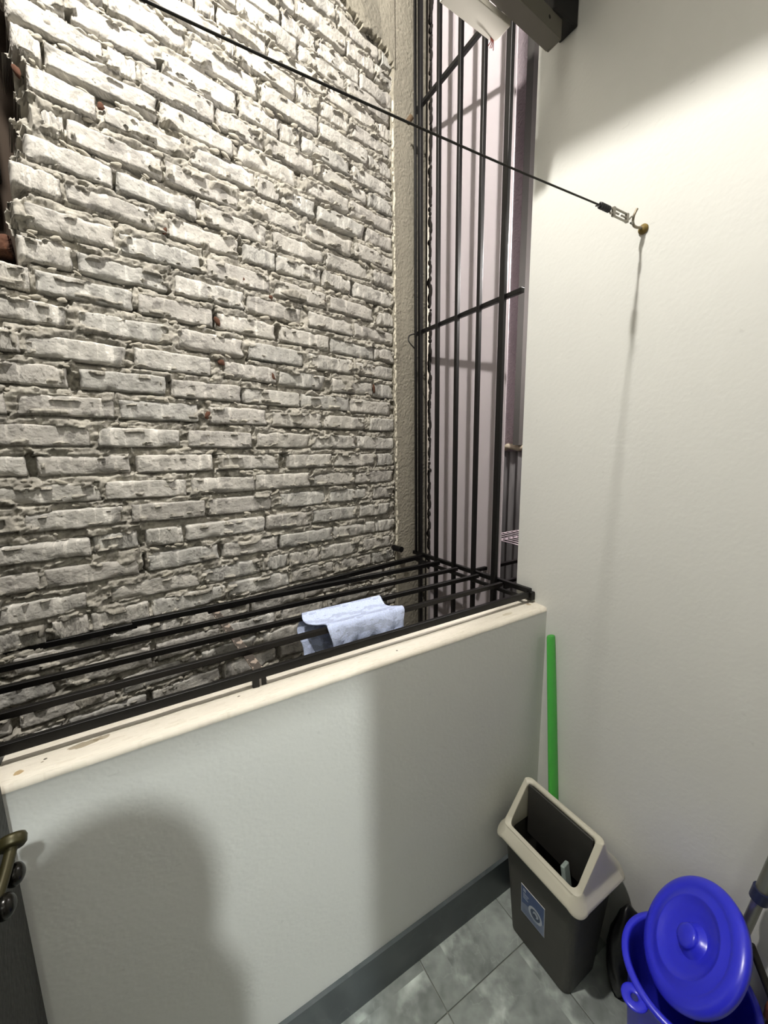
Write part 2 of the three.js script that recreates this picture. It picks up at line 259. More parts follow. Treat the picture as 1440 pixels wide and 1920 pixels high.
// mortar: one rough skin behind and between the bricks, struck low under each brick and full above the next
{
  const U0 = -0.34, U1 = 1.235, V0 = 0.3, V1 = 3.1, nx = 460, ny = 800, pos = new Float32Array((nx + 1) * (ny + 1) * 3), uv = new Float32Array((nx + 1) * (ny + 1) * 2), idx = [];
  const cell = new Map(), key = (i, j) => i * 1000 + j;
  for (const b of placed) for (let i = Math.floor((b[0] - 0.03) / 0.1); i <= Math.floor((b[1] + 0.03) / 0.1); i++) for (let j = Math.floor((b[2] - 0.03) / 0.1); j <= Math.floor((b[3] + 0.03) / 0.1); j++) { const k = key(i + 50, j); (cell.get(k) || cell.set(k, []).get(k)).push(b); }
  for (let j = 0; j <= ny; j++) for (let i = 0; i <= nx; i++) {
    const u = U0 + (U1 - U0) * i / nx, v = V0 + (V1 - V0) * j / ny; let dIn = -1, below = 1, above = 1, side = 1;
    for (const [a, b, c, d] of cell.get(key(Math.floor(u / 0.1) + 50, Math.floor(v / 0.1))) || []) {
      if (u > a && u < b && v > c && v < d) dIn = Math.max(dIn, Math.min(u - a, b - u, v - c, d - v));
      if (u > a - 0.004 && u < b + 0.004) { if (v >= d - 0.002) below = Math.min(below, v - d); if (v <= c + 0.002) above = Math.min(above, c - v); }
      if (v > c && v < d) side = Math.min(side, u <= a ? a - u : u >= b ? u - b : 1);
    }
    const n1 = fbm(u * 26, v * 40, 3, 4), n2 = fbm(u * 95, v * 120, 7, 3), n3 = fbm(u * 9, v * 14, 13, 3), rough = (0.5 - Math.abs(fbm(u * 60, v * 80, 27, 3) - 0.5) * 3) * 0.010 + (n2 - 0.5) * 0.012;
    let z;
    if (dIn > 0.004) z = -0.016 + Math.max(0, n1 - 0.565) * 0.17 * (dIn < 0.016 ? 1 : 0) + Math.max(0, n3 - 0.66) * 0.14;
    else if (above < 1 && below < 1) { const t = above / Math.max(0.001, above + below); z = -0.021 + 0.016 * Math.min(1, t * 3.2) + (n1 - 0.5) * 0.022 + rough * 0.6 + (n3 < 0.38 ? -0.012 : 0); }
    else if (side < 0.04) z = -0.022 + (n1 - 0.52) * 0.050 + rough - (n3 > 0.5 ? 0.018 : 0);
    else z = -0.011 + (n1 - 0.5) * 0.030 + rough;
    if (v > 1.8 && u < brokenEdge(v) - 0.012) z = -0.19 + (n1 - 0.5) * 0.05;
    else if (u < brokenEdge(v) && v > 1.8) z -= 0.03;
    const k = j * (nx + 1) + i; pos[3 * k] = u + (n2 - 0.5) * 0.003; pos[3 * k + 1] = v + (n1 - 0.5) * 0.004; pos[3 * k + 2] = Math.min(z, 0.006); uv[2 * k] = u / 0.4; uv[2 * k + 1] = v / 0.4;
  }
  for (let j = 0; j < ny; j++) for (let i = 0; i < nx; i++) { const a = j * (nx + 1) + i; if (pos[3 * a + 2] < -0.14) continue; idx.push(a, a + 1, a + nx + 2, a, a + nx + 2, a + nx + 1); }
  const g = new THREE.BufferGeometry(); g.setAttribute('position', new THREE.BufferAttribute(pos, 3)); g.setAttribute('uv', new THREE.BufferAttribute(uv, 2)); g.setIndex(idx); g.computeVertexNormals();
  mesh('mortar', g, std({ roughness: 0.95, bumpMap: brickBump, bumpScale: 0.006, map: dataTex(512, 512, (u, v) => { const t = 0.62 + 0.24 * (fbm(u * 10, v * 10, 90, 4, 10, 10) - 0.5) + 0.16 * (fbm(u * 60, v * 60, 93, 2, 60, 60) - 0.5); return [t, t * 0.975, t * 0.91]; }, true) }), wallBack);
}
// crumbs of mortar stuck proud on the joints
{
  const lumps = Array.from({ length: 4 }, (_, s) => { let g = new THREE.IcosahedronGeometry(1, 2); g.deleteAttribute('normal'); g.deleteAttribute('uv'); g = mergeVertices(g, 1e-4); const p = g.attributes.position; for (let i = 0; i < p.count; i++) { const k = 0.7 + 0.75 * fbm(p.getX(i) * 2 + s * 9 + 5, p.getY(i) * 2 + p.getZ(i) * 1.5 + 7, s, 3); p.setXYZ(i, p.getX(i) * k, p.getY(i) * k, p.getZ(i) * k); } g.computeVertexNormals(); return g; });
  const list = [];
  for (let k = 0; k < 900; k++) { const b = placed[Math.floor(rnd() * placed.length)]; const u = rr(b[0], b[1] + 0.012), v = b[2] - rr(0.004, 0.016); if (v > 1.8 && u < brokenEdge(v) + 0.02) continue; const s = rr(0.002, 0.0075), g = lumps[k % 4].clone(); g.scale(s * rr(1, 2.4), s * rr(0.6, 1), s * 0.9); g.rotateZ(rr(-0.5, 0.5)); g.translate(u, v, rr(-0.012, -0.002)); list.push(g); }
  // bare red clay where brick corners have broken off
  for (const [u, v, w, h] of [[0.396, 2.008, 0.008, 0.014], [0.516, 1.803, 0.011, 0.018], [0.519, 1.688, 0.014, 0.012], [0.606, 1.938, 0.009, 0.012], [0.693, 1.905, 0.011, 0.010], [0.684, 1.664, 0.009, 0.018], [0.281, 2.24, 0.010, 0.012], [0.466, 1.532, 0.010, 0.018], [0.132, 2.235, 0.010, 0.016], [0.895, 1.94, 0.008, 0.012], [1.118, 1.66, 0.006, 0.022]]) {
    const c = mesh('clay_chip', lumps[Math.floor(rnd() * 4)], bareBrick, wallBack); c.scale.set(w * 0.7, h * 0.7, 0.006); c.position.set(u, v + 0.001, -0.006); c.rotation.z = rr(-0.6, 0.6);
  }
  const m = mesh('mortar_crumbs', mergeGeometries(list), std({ color: 0xa5a093, roughness: 0.95 }), wallBack); m.userData.kind = 'stuff';
}
// rendered column at the right end, its edge ragged, and the rendered patch above with its broken lower edge
const plaster = std({ color: 0x9f9c92, roughness: 0.8, bumpMap: paintBump, bumpScale: 0.005, map: dataTex(512, 512, (u, v) => { let t = 0.93 + 0.16 * (fbm(u * 5, v * 5, 17, 5, 5, 5) - 0.5); if (vnoise(u * 110, v * 110, 19, 110, 110) > 0.95) t -= 0.14; if (fbm(u * 8, v * 3, 23, 5, 8, 3) > 0.70) t -= 0.12; return [t, t * 0.985, t * 0.95]; }, true) });
{
  const n = 150, pts = []; for (let k = 0; k <= n; k++) { const v = 0.3 + 3.19 * k / n; pts.push(new THREE.Vector2(1.229 + (fbm(v * 40, 2, 3, 4) - 0.5) * 0.012, v)); }
  const s = new THREE.Shape([...pts, new THREE.Vector2(1.425, 3.49), new THREE.Vector2(1.425, 0.3)]);
  const g = new THREE.ExtrudeGeometry(s, { depth: 0.09, bevelEnabled: true, bevelSize: 0.003, bevelThickness: 0.004, bevelSegments: 2 }); g.translate(0, 0, -0.083);
  mesh('plaster_column', boxUV(g), plaster, wallBack);
  const edge = []; for (let k = 0; k < 130; k++) { const v = 0.95 + 1.75 * k / 130 + rr(-0.006, 0.006), q = new THREE.IcosahedronGeometry(rr(0.003, 0.0062), 1); q.scale(0.8, rr(1.2, 3.2), 0.9); q.translate(1.228 + (fbm(v * 40, 2, 3, 4) - 0.5) * 0.012 + rr(-0.003, 0.002), v, rr(0.003, 0.009)); edge.push(q); }
  const e = mesh('plaster_ridge', mergeGeometries(edge), std({ color: 0xcfc9b8, roughness: 0.9 }), wallBack); e.userData.kind = 'stuff';
  const top = [[0.985, 3.4]], line = [[0.993, 2.885], [1.04, 2.868], [1.086, 2.846], [1.15, 2.858], [1.2, 2.835], [1.232, 2.80]];
  for (let k = 0; k < line.length - 1; k++) for (let q = 0; q < 9; q++) { const t = q / 9; top.push([line[k][0] + (line[k + 1][0] - line[k][0]) * t + rr(-0.004, 0.004), line[k][1] + (line[k + 1][1] - line[k][1]) * t + rr(-0.006, 0.006)]); }
  top.push([1.232, 2.80], [1.232, 3.4]);
  const pg = new THREE.ExtrudeGeometry(new THREE.Shape(top.map(([a, b]) => new THREE.Vector2(a, b))), { depth: 0.02, bevelEnabled: true, bevelSize: 0.003, bevelThickness: 0.004, bevelSegments: 2 }); pg.translate(0, 0, -0.008);
  mesh('plaster_patch', boxUV(pg), plaster, wallBack);
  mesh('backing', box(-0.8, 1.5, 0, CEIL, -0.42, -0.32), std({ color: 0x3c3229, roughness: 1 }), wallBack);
}
struct('wall_left_shaft', box(-2.0, -1.9, -0.3, CEIL, -1.0, -0.1), std({ color: 0x8d887c, roughness: 0.95 }));
struct('floor_shaft', box(-2.0, 1.6, -0.2, 0.02, -1.3, -0.12), std({ color: 0x57534b, roughness: 0.95 }));

// white sheet cladding at the end of the shaft, set square to the brick wall
const sheetMat = std({ color: 0xb6b1b2, roughness: 0.55, map: dataTex(512, 512, (u, v) => { let t = 0.97 + 0.05 * (fbm(u * 4, v * 4, 41, 4, 4, 4) - 0.5); if (vnoise(u * 120, v * 120, 47, 120, 120) > 0.985) t -= 0.1; return [t, t * 0.985, t]; }, true) });
{
  const g = structGroup('wall_sheet'); g.position.set(0.042, 0, -0.645); g.rotation.y = Math.atan2(1, 0) - Math.PI / 2 + WY;   // local z runs along the sheet toward the room
  const prof = [[0, 0], [0.09, 0], [0.094, 0.003], [0.099, 0.003], [0.103, 0], [0.215, 0], [0.219, 0.003], [0.224, 0.003], [0.228, 0], [0.312, 0], [0.316, 0.010], [0.330, 0.012], [0.334, 0.026], [0.338, 0.026]];
  const s = new THREE.Shape([...prof.map(([z, x]) => new THREE.Vector2(z, x)), ...prof.slice().reverse().map(([z, x]) => new THREE.Vector2(z, x + 0.003))]);
  const e = new THREE.ExtrudeGeometry(s, { depth: 3.0, bevelEnabled: false }); e.rotateX(-Math.PI / 2); e.rotateY(-Math.PI / 2); e.translate(0, 0.2, 0);
  mesh('sheet', boxUV(e), sheetMat, g);
  const jp = boxUV(new THREE.BoxGeometry(0.004, 3.2, 0.125)); jp.rotateY(-0.60 - WY + 0.0); jp.translate(0.026, 1.8, -0.052); mesh('added_gap_strip', jp, std({ color: 0x1b1713, roughness: 1 }), g);  // near-black plate added to darken the gap and stop the neighbour lamp leaking
  const r = []; for (let k = 0; k < 170; k++) { const q = new THREE.IcosahedronGeometry(rr(0.004, 0.009), 1); q.scale(0.9, rr(1, 3), 1); q.translate(-0.004 + rr(-0.003, 0.003), 0.9 + 2.5 * k / 170, -0.004 + rr(-0.004, 0.003)); r.push(q); }
  const j = mesh('dark_gap_lumps', mergeGeometries(r), std({ color: 0x1b1713, roughness: 1 }), g); j.userData.kind = 'stuff';  // near-black lumps stand in for the dark ragged gap beside the column
}
// neighbouring wall glimpsed between the sheet and the right wall
{
  struct('wall_neighbour', box(0.78, 0.9, 0, CEIL, -1.3, -0.1), std({ color: 0xccc3c4, roughness: 0.85, bumpMap: paintBump, bumpScale: 0.01, map: dataTex(256, 256, (u, v) => { const t = 0.9 + 0.25 * (fbm(u * 6, v * 3, 57, 5, 6, 3) - 0.5); return [t, t * 0.97, t]; }, true) }));
  struct('wall_far', box(-2.0, 1.6, -0.3, CEIL, -1.3, -1.2), std({ color: 0x8d8a86, roughness: 0.9 }));
  struct('wall_right_shaft', box(0.14, 1.6, -0.3, CEIL, -0.1, 0.0), std({ color: 0x8d8a86, roughness: 0.9 }));
  struct('trim_1', box(0.70, 0.775, 1.425, CEIL, -0.785, -0.745), std({ color: 0x4f4d4a, roughness: 0.8 }));
  const pts = []; for (let k = 0; k <= 80; k++) { const z = -1.1 + 0.9 * k / 80; pts.push(new THREE.Vector2(z, 0.010 * Math.sin(k * 1.3))); }
  const s = new THREE.Shape([...pts, ...pts.slice().reverse().map((p) => new THREE.Vector2(p.x, p.y + 0.004))]);
  const e = new THREE.ExtrudeGeometry(s, { depth: 1.37, bevelEnabled: false }); e.rotateX(-Math.PI / 2); e.rotateY(-Math.PI / 2); e.translate(0.755, 0.02, 0);
  const o = mesh('metal_sheet', boxUV(e), std({ color: 0x9c9a97, roughness: 0.6, metalness: 0.2, map: dataTex(256, 256, (u, v) => { const t = 0.62 + 0.7 * (fbm(u * 20, v * 2, 61, 4, 20, 2) - 0.35); return [t, t, t * 1.01]; }, true, 1.5) }));
  tag(o, 'dirty grey corrugated metal sheet seen through the gap beside the white wall', 'metal sheet');
  const f = mesh('foam_strip', tube(Array.from({ length: 30 }, (_, k) => V(0.745 + 0.006 * Math.sin(k * 2.1), 1.413 + 0.006 * Math.sin(k * 1.7), -1.1 + 0.9 * k / 29)), 0.016, 120, 8), std({ color: 0xcfc4ab, roughness: 0.95 }));
  tag(f, 'lumpy cream foam strip along the top of the grey metal sheet', 'foam strip');
}

// ───────────────────────── the black welded grille over the shaft ─────────────────────────
const RY = 0.972;
{
  const g = thing('security_grille', 'black welded steel grille: flat bars over the parapet and tall upright bars at the right', 'grille');
  const add = (n, a, b, w, h, mat = M.blackSteel) => mesh(n, bar(a, b, w, h), mat, g);
  add('frame_bar', V(-1.9, RY - 0.005, -0.056), V(-0.012, RY - 0.005, -0.056), 0.011, 0.019);
  add('end_plate', V(-0.020, RY - 0.010, -0.055), V(-0.001, RY - 0.010, -0.055), 0.022, 0.028);
  for (const [z, x1] of [[-0.157, -0.030], [-0.262, -0.036], [-0.365, -0.044]]) add('flat_bar', V(-1.9, RY, z), V(x1, RY + 0.001, z), 0.013, 0.014, M.dustySteel);
  add('flat_bar', V(-1.09, RY, -0.478), V(-0.05, RY, -0.466), 0.014, 0.016);
  add('flat_bar', V(-1.9, RY - 0.012, -0.46), V(-1.08, RY - 0.012, -0.492), 0.014, 0.016);
  add('flat_bar', V(-0.90, RY - 0.016, -0.50), V(-0.06, RY + 0.002, -0.574), 0.016, 0.018);
  add('frame_bar', V(-0.052, RY + 0.006, -0.64), V(-0.014, RY + 0.006, -0.052), 0.014, 0.016);
  add('frame_bar', V(-0.072, RY - 0.014, -0.60), V(-0.036, RY - 0.014, -0.06), 0.010, 0.012);
  add('bracket', V(-0.862, PAR - 0.002, -0.056), V(-0.862, PAR + 0.02, -0.056), 0.010, 0.014); add('bracket', V(-0.845, PAR - 0.002, -0.056), V(-0.845, PAR + 0.02, -0.056), 0.004, 0.010);
  const c = add('cross_strap', V(-0.882, RY - 0.0095, -0.455), V(-0.848, RY - 0.0095, -0.062), 0.020, 0.004, std({ color: 0xa39b92, roughness: 0.9, map: dataTex(128, 128, (u, v) => { const t = fbm(u * 7, v * 7, 71, 4, 7, 7) > 0.5 ? 1.2 : 0.55; return [t * 0.78, t * 0.75, t * 0.73]; }, true, 9) }));
  c.userData.label = 'rusty whitish cross strap';
  // upright bars and their rungs
  const X = -0.045, bars = [-0.600, -0.492, -0.384, -0.278, -0.178];
  bars.forEach((z, i) => add('upright_bar', V(X, i === 0 ? 0.45 : 0.4, z), V(X, CEIL, z), i === 0 ? 0.017 : i === 4 ? 0.020 : 0.014, 0.014));
  add('upright_bar', V(X - 0.014, 0.985, -0.612), V(X - 0.014, CEIL, -0.612), 0.009, 0.009);
  for (const y of [1.872, 2.645]) { add('rung', V(X + 0.011, y, -0.645), V(X + 0.011, y, -0.112), 0.014, 0.014); const k = y === 1.872 ? 'tie_wire' : 'bolt'; mesh(k, k === 'bolt' ? bar(V(X + 0.0, y - 0.012, -0.655), V(X - 0.012, y - 0.03, -0.665), 0.02, 0.02, true) : tube([V(X + 0.005, y, -0.63), V(X - 0.02, y - 0.008, -0.645), V(X - 0.028, y - 0.03, -0.64), V(X - 0.01, y - 0.06, -0.625)], 0.0028, 30, 6), k === 'bolt' ? std({ color: 0x5b4a36, roughness: 0.9 }) : M.dustySteel, g); }
  mesh('corner_bolt', bar(V(-0.105, RY + 0.02, -0.655), V(-0.115, RY + 0.02, -0.70), 0.026, 0.026, true), M.blackSteel, g);
  const n = thing('security_grille', 'end of a second black grille glimpsed behind the edge of the white wall', 'grille');
  mesh('flat_bar', bar(V(0.02, RY - 0.02, -0.36), V(0.70, RY - 0.02, -0.36), 0.014, 0.014), M.dustySteel, n);
  mesh('flat_bar', bar(V(0.02, RY - 0.05, -0.265), V(0.70, RY - 0.05, -0.265), 0.014, 0.014), M.blackSteel, n);
  mesh('flat_bar', bar(V(0.02, RY - 0.03, -0.19), V(0.70, RY - 0.03, -0.19), 0.014, 0.014), M.blackSteel, n);
}
{
  const w = thing('wire_shelf', 'small pinkish white wire shelf behind the black bars at the wall edge', 'shelf', [0.34, 1.02, -0.47]);
  const m = std({ color: 0xd9c9cf, roughness: 0.5 });
  for (let k = 0; k < 17; k++) mesh('wire', bar(V(-0.06 + k * 0.03, 0, -0.09), V(-0.06 + k * 0.03, 0, 0.15), 0.004, 0.004, true), m, w);
  for (const z of [-0.09, 0, 0.15]) mesh('edge_wire', bar(V(-0.065, -0.003, z), V(0.441, -0.003, z), 0.006, 0.006, true), m, w);
}

// ───────────────────────── cloth on the bars ─────────────────────────
{
  const nu = 70, nv = 60, pos = [], uv = [], idx = [];
  // path across the bars: rear flap, over the rear bar, sagging to the front bar, over it, front flap
  const yT = RY + 0.0105, path = [[-0.226, 0.876], [-0.25, 0.93], [-0.272, 0.970], [-0.266, yT + 0.002], [-0.256, yT + 0.003], [-0.235, yT - 0.004], [-0.205, yT - 0.008], [-0.175, yT - 0.002], [-0.158, yT + 0.003], [-0.148, yT - 0.002], [-0.143, 0.965], [-0.139, 0.94], [-0.136, 0.918]];
  const c = new THREE.CatmullRomCurve3(path.map(([z, y]) => V(0, y, z)));
  for (let j = 0; j <= nv; j++) { const t = j / nv, p = c.getPointAt(t); for (let i = 0; i <= nu; i++) {
    const s = i / nu, front = THREE.MathUtils.smoothstep(t, 0.55, 0.72), rear = 1 - THREE.MathUtils.smoothstep(t, 0.22, 0.4);
    const xl = -0.69 + front * 0.035 + rear * -0.012 + 0.004 * Math.sin(t * 22), xr = -0.446 + front * 0.016 - rear * 0.07 + 0.004 * Math.sin(t * 17 + 1);
    const x = xl + (xr - xl) * s, hang = t > 0.78 ? (t - 0.78) / 0.22 : t < 0.2 ? (0.2 - t) / 0.2 : 0;
    const fold = Math.sin(s * 26 + t * 2) * 0.004 * hang + Math.sin(s * 9 + 1.3) * 0.006 * hang + (fbm(s * 10, t * 8, 5, 3) - 0.5) * 0.007;
    const len = t > 0.78 ? (0.012 * Math.sin(s * 5) - 0.03 * Math.exp(-(((s - 0.1) / 0.1) ** 2)) + 0.010 * Math.sin(s * 14)) * hang : 0;
    pos.push(x, p.y + fold * 0.3 + len, p.z + fold); uv.push(x / 0.1, t * 3.2);
  } }
  for (let j = 0; j < nv; j++) for (let i = 0; i < nu; i++) { const a = j * (nu + 1) + i, b = a + nu + 1; idx.push(a, b, a + 1, a + 1, b, b + 1); }
  // give it thickness: a second skin offset along the normals, joined at the rim
  const g = new THREE.BufferGeometry(); g.setAttribute('position', new THREE.Float32BufferAttribute(pos, 3)); g.setAttribute('uv', new THREE.Float32BufferAttribute(uv, 2)); g.setIndex(idx); g.computeVertexNormals();
  const N = g.attributes.normal, n = pos.length / 3, p2 = pos.slice(), uv2 = uv.concat(uv); for (let i = 0; i < n; i++) p2.push(pos[3 * i] - N.getX(i) * 0.0028, pos[3 * i + 1] - N.getY(i) * 0.0028, pos[3 * i + 2] - N.getZ(i) * 0.0028);
  const id2 = idx.slice(); for (let k = 0; k < idx.length; k += 3) id2.push(idx[k] + n, idx[k + 2] + n, idx[k + 1] + n);
  const rim = []; for (let i = 0; i <= nu; i++) rim.push(i); for (let j = 1; j <= nv; j++) rim.push(j * (nu + 1) + nu); for (let i = nu - 1; i >= 0; i--) rim.push(nv * (nu + 1) + i); for (let j = nv - 1; j > 0; j--) rim.push(j * (nu + 1));
  for (let k = 0; k < rim.length; k++) { const a = rim[k], b = rim[(k + 1) % rim.length]; id2.push(a, b, b + n, a, b + n, a + n); }
  const q = new THREE.BufferGeometry(); q.setAttribute('position', new THREE.Float32BufferAttribute(p2, 3)); q.setAttribute('uv', new THREE.Float32BufferAttribute(uv2, 2)); q.setIndex(id2); q.computeVertexNormals();
  const fuzz = dataTex(256, 256, (u, v) => { const t = fbm(u * 60, v * 60, 81, 2, 60, 60), b = fbm(u * 3, v * 7, 85, 3, 3, 7), k = 0.88 + 0.16 * (t - 0.5) + (b > 0.58 ? -0.10 : 0); return [k * 0.93, k * 0.97, k * 1.06]; }, true);
  tag(mesh('towel', q, new THREE.MeshPhysicalMaterial({ color: 0xe9eefb, map: fuzz, roughness: 0.95, sheen: 0.4, sheenRoughness: 0.7, sheenColor: new THREE.Color(0xdfe6ff), bumpMap: fuzz, bumpScale: 0.003, side: THREE.DoubleSide })), 'small pale blue cloth draped over two bars of the grille', 'towel');
}

// ───────────────────────── clothesline with its turnbuckle and wall hook ─────────────────────────
const HY = 1.908, HZ = 0.195;
{
  const steel = std({ color: 0x8d8a80, roughness: 0.35, metalness: 0.8 }), wireM = std({ color: 0x23211d, roughness: 0.6, metalness: 0.3 });
  const h = thing('wall_hook', 'small rusty hook screwed into the white right wall', 'hook', [0, HY, HZ]);
  mesh('plug', lathe([[0, 0], [0.0105, 0], [0.0105, 0.004], [0.007, 0.008], [0.004, 0.010], [0, 0.010]], 20).rotateZ(Math.PI / 2), std({ color: 0x6d5a22, roughness: 0.7 }), h);
  mesh('shank', tube([V(-0.004, 0, 0), V(-0.014, 0.001, -0.001), V(-0.022, 0.0, -0.003), V(-0.034, 0.002, -0.004), V(-0.040, 0.010, -0.003), V(-0.044, 0.018, 0.001), V(-0.040, 0.030, 0.004)], 0.0028, 40, 8), std({ color: 0x8b8272, roughness: 0.5, metalness: 0.6 }), h);
  const c = thing('clothesline', 'thin dark wire clothesline stretched across the balcony with a metal turnbuckle', 'clothesline');
  mesh('wire', tube([V(-1.263, HY - 0.002, HZ), V(-0.9, HY - 0.008, HZ), V(-0.5, HY - 0.004, HZ), V(-0.165, HY + 0.006, HZ)], 0.0017, 60, 6), wireM, c);
  mesh('wire_end', tube([V(-0.165, HY + 0.006, HZ), V(-0.178, HY + 0.001, HZ + 0.004), V(-0.19, HY - 0.004, HZ + 0.006)], 0.0014, 12, 6), wireM, c);
  const coil = []; for (let k = 0; k <= 60; k++) { const t = k / 60; coil.push(V(-0.168 + 0.032 * t, HY + 0.006 + 0.0042 * Math.cos(k * 1.25), HZ + 0.0042 * Math.sin(k * 1.25))); }
  mesh('wire_knot', tube(coil, 0.0022, 240, 6), std({ color: 0x15161c, roughness: 0.5 }), c);
  const t = new THREE.Group(); t.name = 'turnbuckle'; c.add(t);
  mesh('eye', new THREE.TorusGeometry(0.0055, 0.0018, 8, 20).translate(-0.128, HY + 0.006, HZ), steel, t);
  for (const dy of [-0.0075, 0.0075]) mesh('body_rod', bar(V(-0.118, HY + 0.006 + dy, HZ), V(-0.070, HY + 0.006 + dy, HZ), 0.0042, 0.0042, true), steel, t);
  for (const x of [-0.119, -0.069]) mesh('body_end', rbox(0.007, 0.0185, 0.007, 0.0015).translate(x, HY + 0.006, HZ), steel, t);
  mesh('screw', bar(V(-0.124, HY + 0.006, HZ), V(-0.100, HY + 0.006, HZ), 0.0035, 0.0035, true), steel, t);
  mesh('screw', bar(V(-0.090, HY + 0.006, HZ), V(-0.060, HY + 0.006, HZ), 0.0035, 0.0035, true), steel, t);
  mesh('ring', tube([V(-0.060, HY + 0.006, HZ), V(-0.050, HY + 0.014, HZ), V(-0.041, HY + 0.012, HZ - 0.002), V(-0.043, HY + 0.002, HZ - 0.002), V(-0.054, HY + 0.0, HZ)], 0.0018, 30, 7), steel, t);
}

// ───────────────────────── bin, broom, bucket, mop ─────────────────────────
const noiseBump = dataTex(256, 256, (u, v) => g1(fbm(u * 60, v * 60, 99, 3, 60, 60)));
{
  const body = std({ color: 0x45443f, roughness: 0.55, bumpMap: noiseBump, bumpScale: 0.0006 }), cream = std({ color: 0xb9b6a6, roughness: 0.45 });
  const CX = -0.139, CZ = 0.178, b = thing('trash_bin', 'dark grey plastic waste bin with a pale grey open lid frame', 'bin', [CX, 0, CZ]);
  const ring = (w, d, r, y) => rrect(w, d, r, y);
  mesh('body', loft([ring(0.125, 0.185, 0.02, 0.0), ring(0.132, 0.193, 0.022, 0.004), ring(0.150, 0.215, 0.024, 0.16), ring(0.172, 0.242, 0.026, 0.333), ring(0.166, 0.236, 0.024, 0.333), ring(0.145, 0.210, 0.022, 0.16), ring(0.126, 0.188, 0.02, 0.008)], true, true), body, b);
  // lid frame: flared wavy skirt, shoulder, then an opening whose short ends rise into gables
  const W = 0.212, D = 0.276, rise = (x) => 0.356 + 0.102 * THREE.MathUtils.smoothstep(x, -0.088, 0.004);
  const wavy = (p, a) => { const corner = THREE.MathUtils.smoothstep(Math.abs(p.x) / (W / 2), 0.5, 0.88) * THREE.MathUtils.smoothstep(Math.abs(p.z) / (D / 2), 0.6, 0.95); return -a * corner; };
  const lay = (w, d, r, y, f) => ring(w, d, r, y).map((p) => { const q = p.clone(); if (f) q.y += f(p); return q; });
  const upto = (w, d, r, k, sx, dy = 0) => ring(w, d, r, 0).map((p) => V(p.x + sx, 0.352 + (rise(p.x + sx) - 0.352) * k + dy, p.z));
  mesh('lid_frame', loft([lay(W - 0.012, D - 0.012, 0.03, 0.334, (p) => wavy(p, 0.006)), lay(W, D, 0.034, 0.332, (p) => wavy(p, 0.018)), lay(W + 0.003, D + 0.003, 0.035, 0.336, (p) => wavy(p, 0.018)), lay(W - 0.003, D - 0.003, 0.033, 0.341, (p) => wavy(p, 0.015)), lay(W - 0.020, D - 0.018, 0.03, 0.346, (p) => wavy(p, 0.004)), lay(W - 0.030, D - 0.024, 0.028, 0.352), upto(0.126, D - 0.030, 0.02, 0.55, -0.024), upto(0.108, D - 0.036, 0.018, 0.96, -0.034), upto(0.104, D - 0.040, 0.017, 1, -0.035), upto(0.084, D - 0.066, 0.014, 1, -0.036), upto(0.080, D - 0.070, 0.014, 0.94, -0.037, -0.004), lay(W - 0.076, D - 0.066, 0.02, 0.336), lay(W - 0.066, D - 0.056, 0.02, 0.330)]), cream, b);
  const f = mesh('flap', rbox(0.005, 0.165, 0.198, 0.002), std({ color: 0x2e2d2a, roughness: 0.5 }), b); f.position.set(-0.003, 0.373, 0); f.rotation.set(0, 0, 0.03);
  const label = canvasTex(256, 320, (c, w, h) => {
    c.fillStyle = '#8b93a8'; c.fillRect(0, 0, w, h); c.fillStyle = '#3d527e'; c.fillRect(8, 8, w - 16, h - 16); c.fillStyle = '#77839c'; c.beginPath(); c.moveTo(8, h - 8); c.lineTo(8, h * 0.66); c.quadraticCurveTo(w * 0.4, h * 0.5, w - 8, h * 0.62); c.lineTo(w - 8, h - 8); c.fill();
    c.fillStyle = '#b9bfca'; c.beginPath(); c.arc(w * 0.62, h * 0.60, 74, 0, 7); c.fill(); c.fillStyle = '#3b4a66'; c.beginPath(); c.arc(w * 0.62, h * 0.60, 52, 0, 7); c.fill();
    c.fillStyle = '#a9b1bf'; c.beginPath(); c.arc(w * 0.64, h * 0.57, 30, 0, 7); c.fill(); c.fillStyle = '#2c3750'; c.beginPath(); c.arc(w * 0.6, h * 0.62, 17, 0, 7); c.fill();
    c.fillStyle = '#9fa9be'; c.fillRect(24, 30, 30, 34); c.fillRect(24, 80, 62, 14); c.fillRect(24, 104, 50, 12); c.fillRect(24, 126, 56, 12);
    c.fillStyle = '#59678a'; for (let k = 0; k < 4; k++) c.fillRect(26, h - 66 + k * 13, w - 70, 5);
  });
  const st = mesh('sticker', new THREE.BoxGeometry(0.0012, 0.098, 0.078), [M.plain, std({ map: label, roughness: 0.35 }), M.plain, M.plain, M.plain, M.plain], b);
  st.position.set(-0.0762, 0.163, -0.012); st.rotation.z = 0.052; st.userData.label = 'blue and white label on the bin';
  const pk = thing('plastic_packet', 'pale grey green packet standing inside the open waste bin', 'packet', [CX - 0.036, 0.25, CZ + 0.062], 0.2);
  mesh('wrapper', rbox(0.030, 0.15, 0.012, 0.004), std({ color: 0x8f9c97, roughness: 0.4 }), pk).rotation.set(-0.25, 0, -0.15);
  pk.children[0].position.y = 0.02;
}
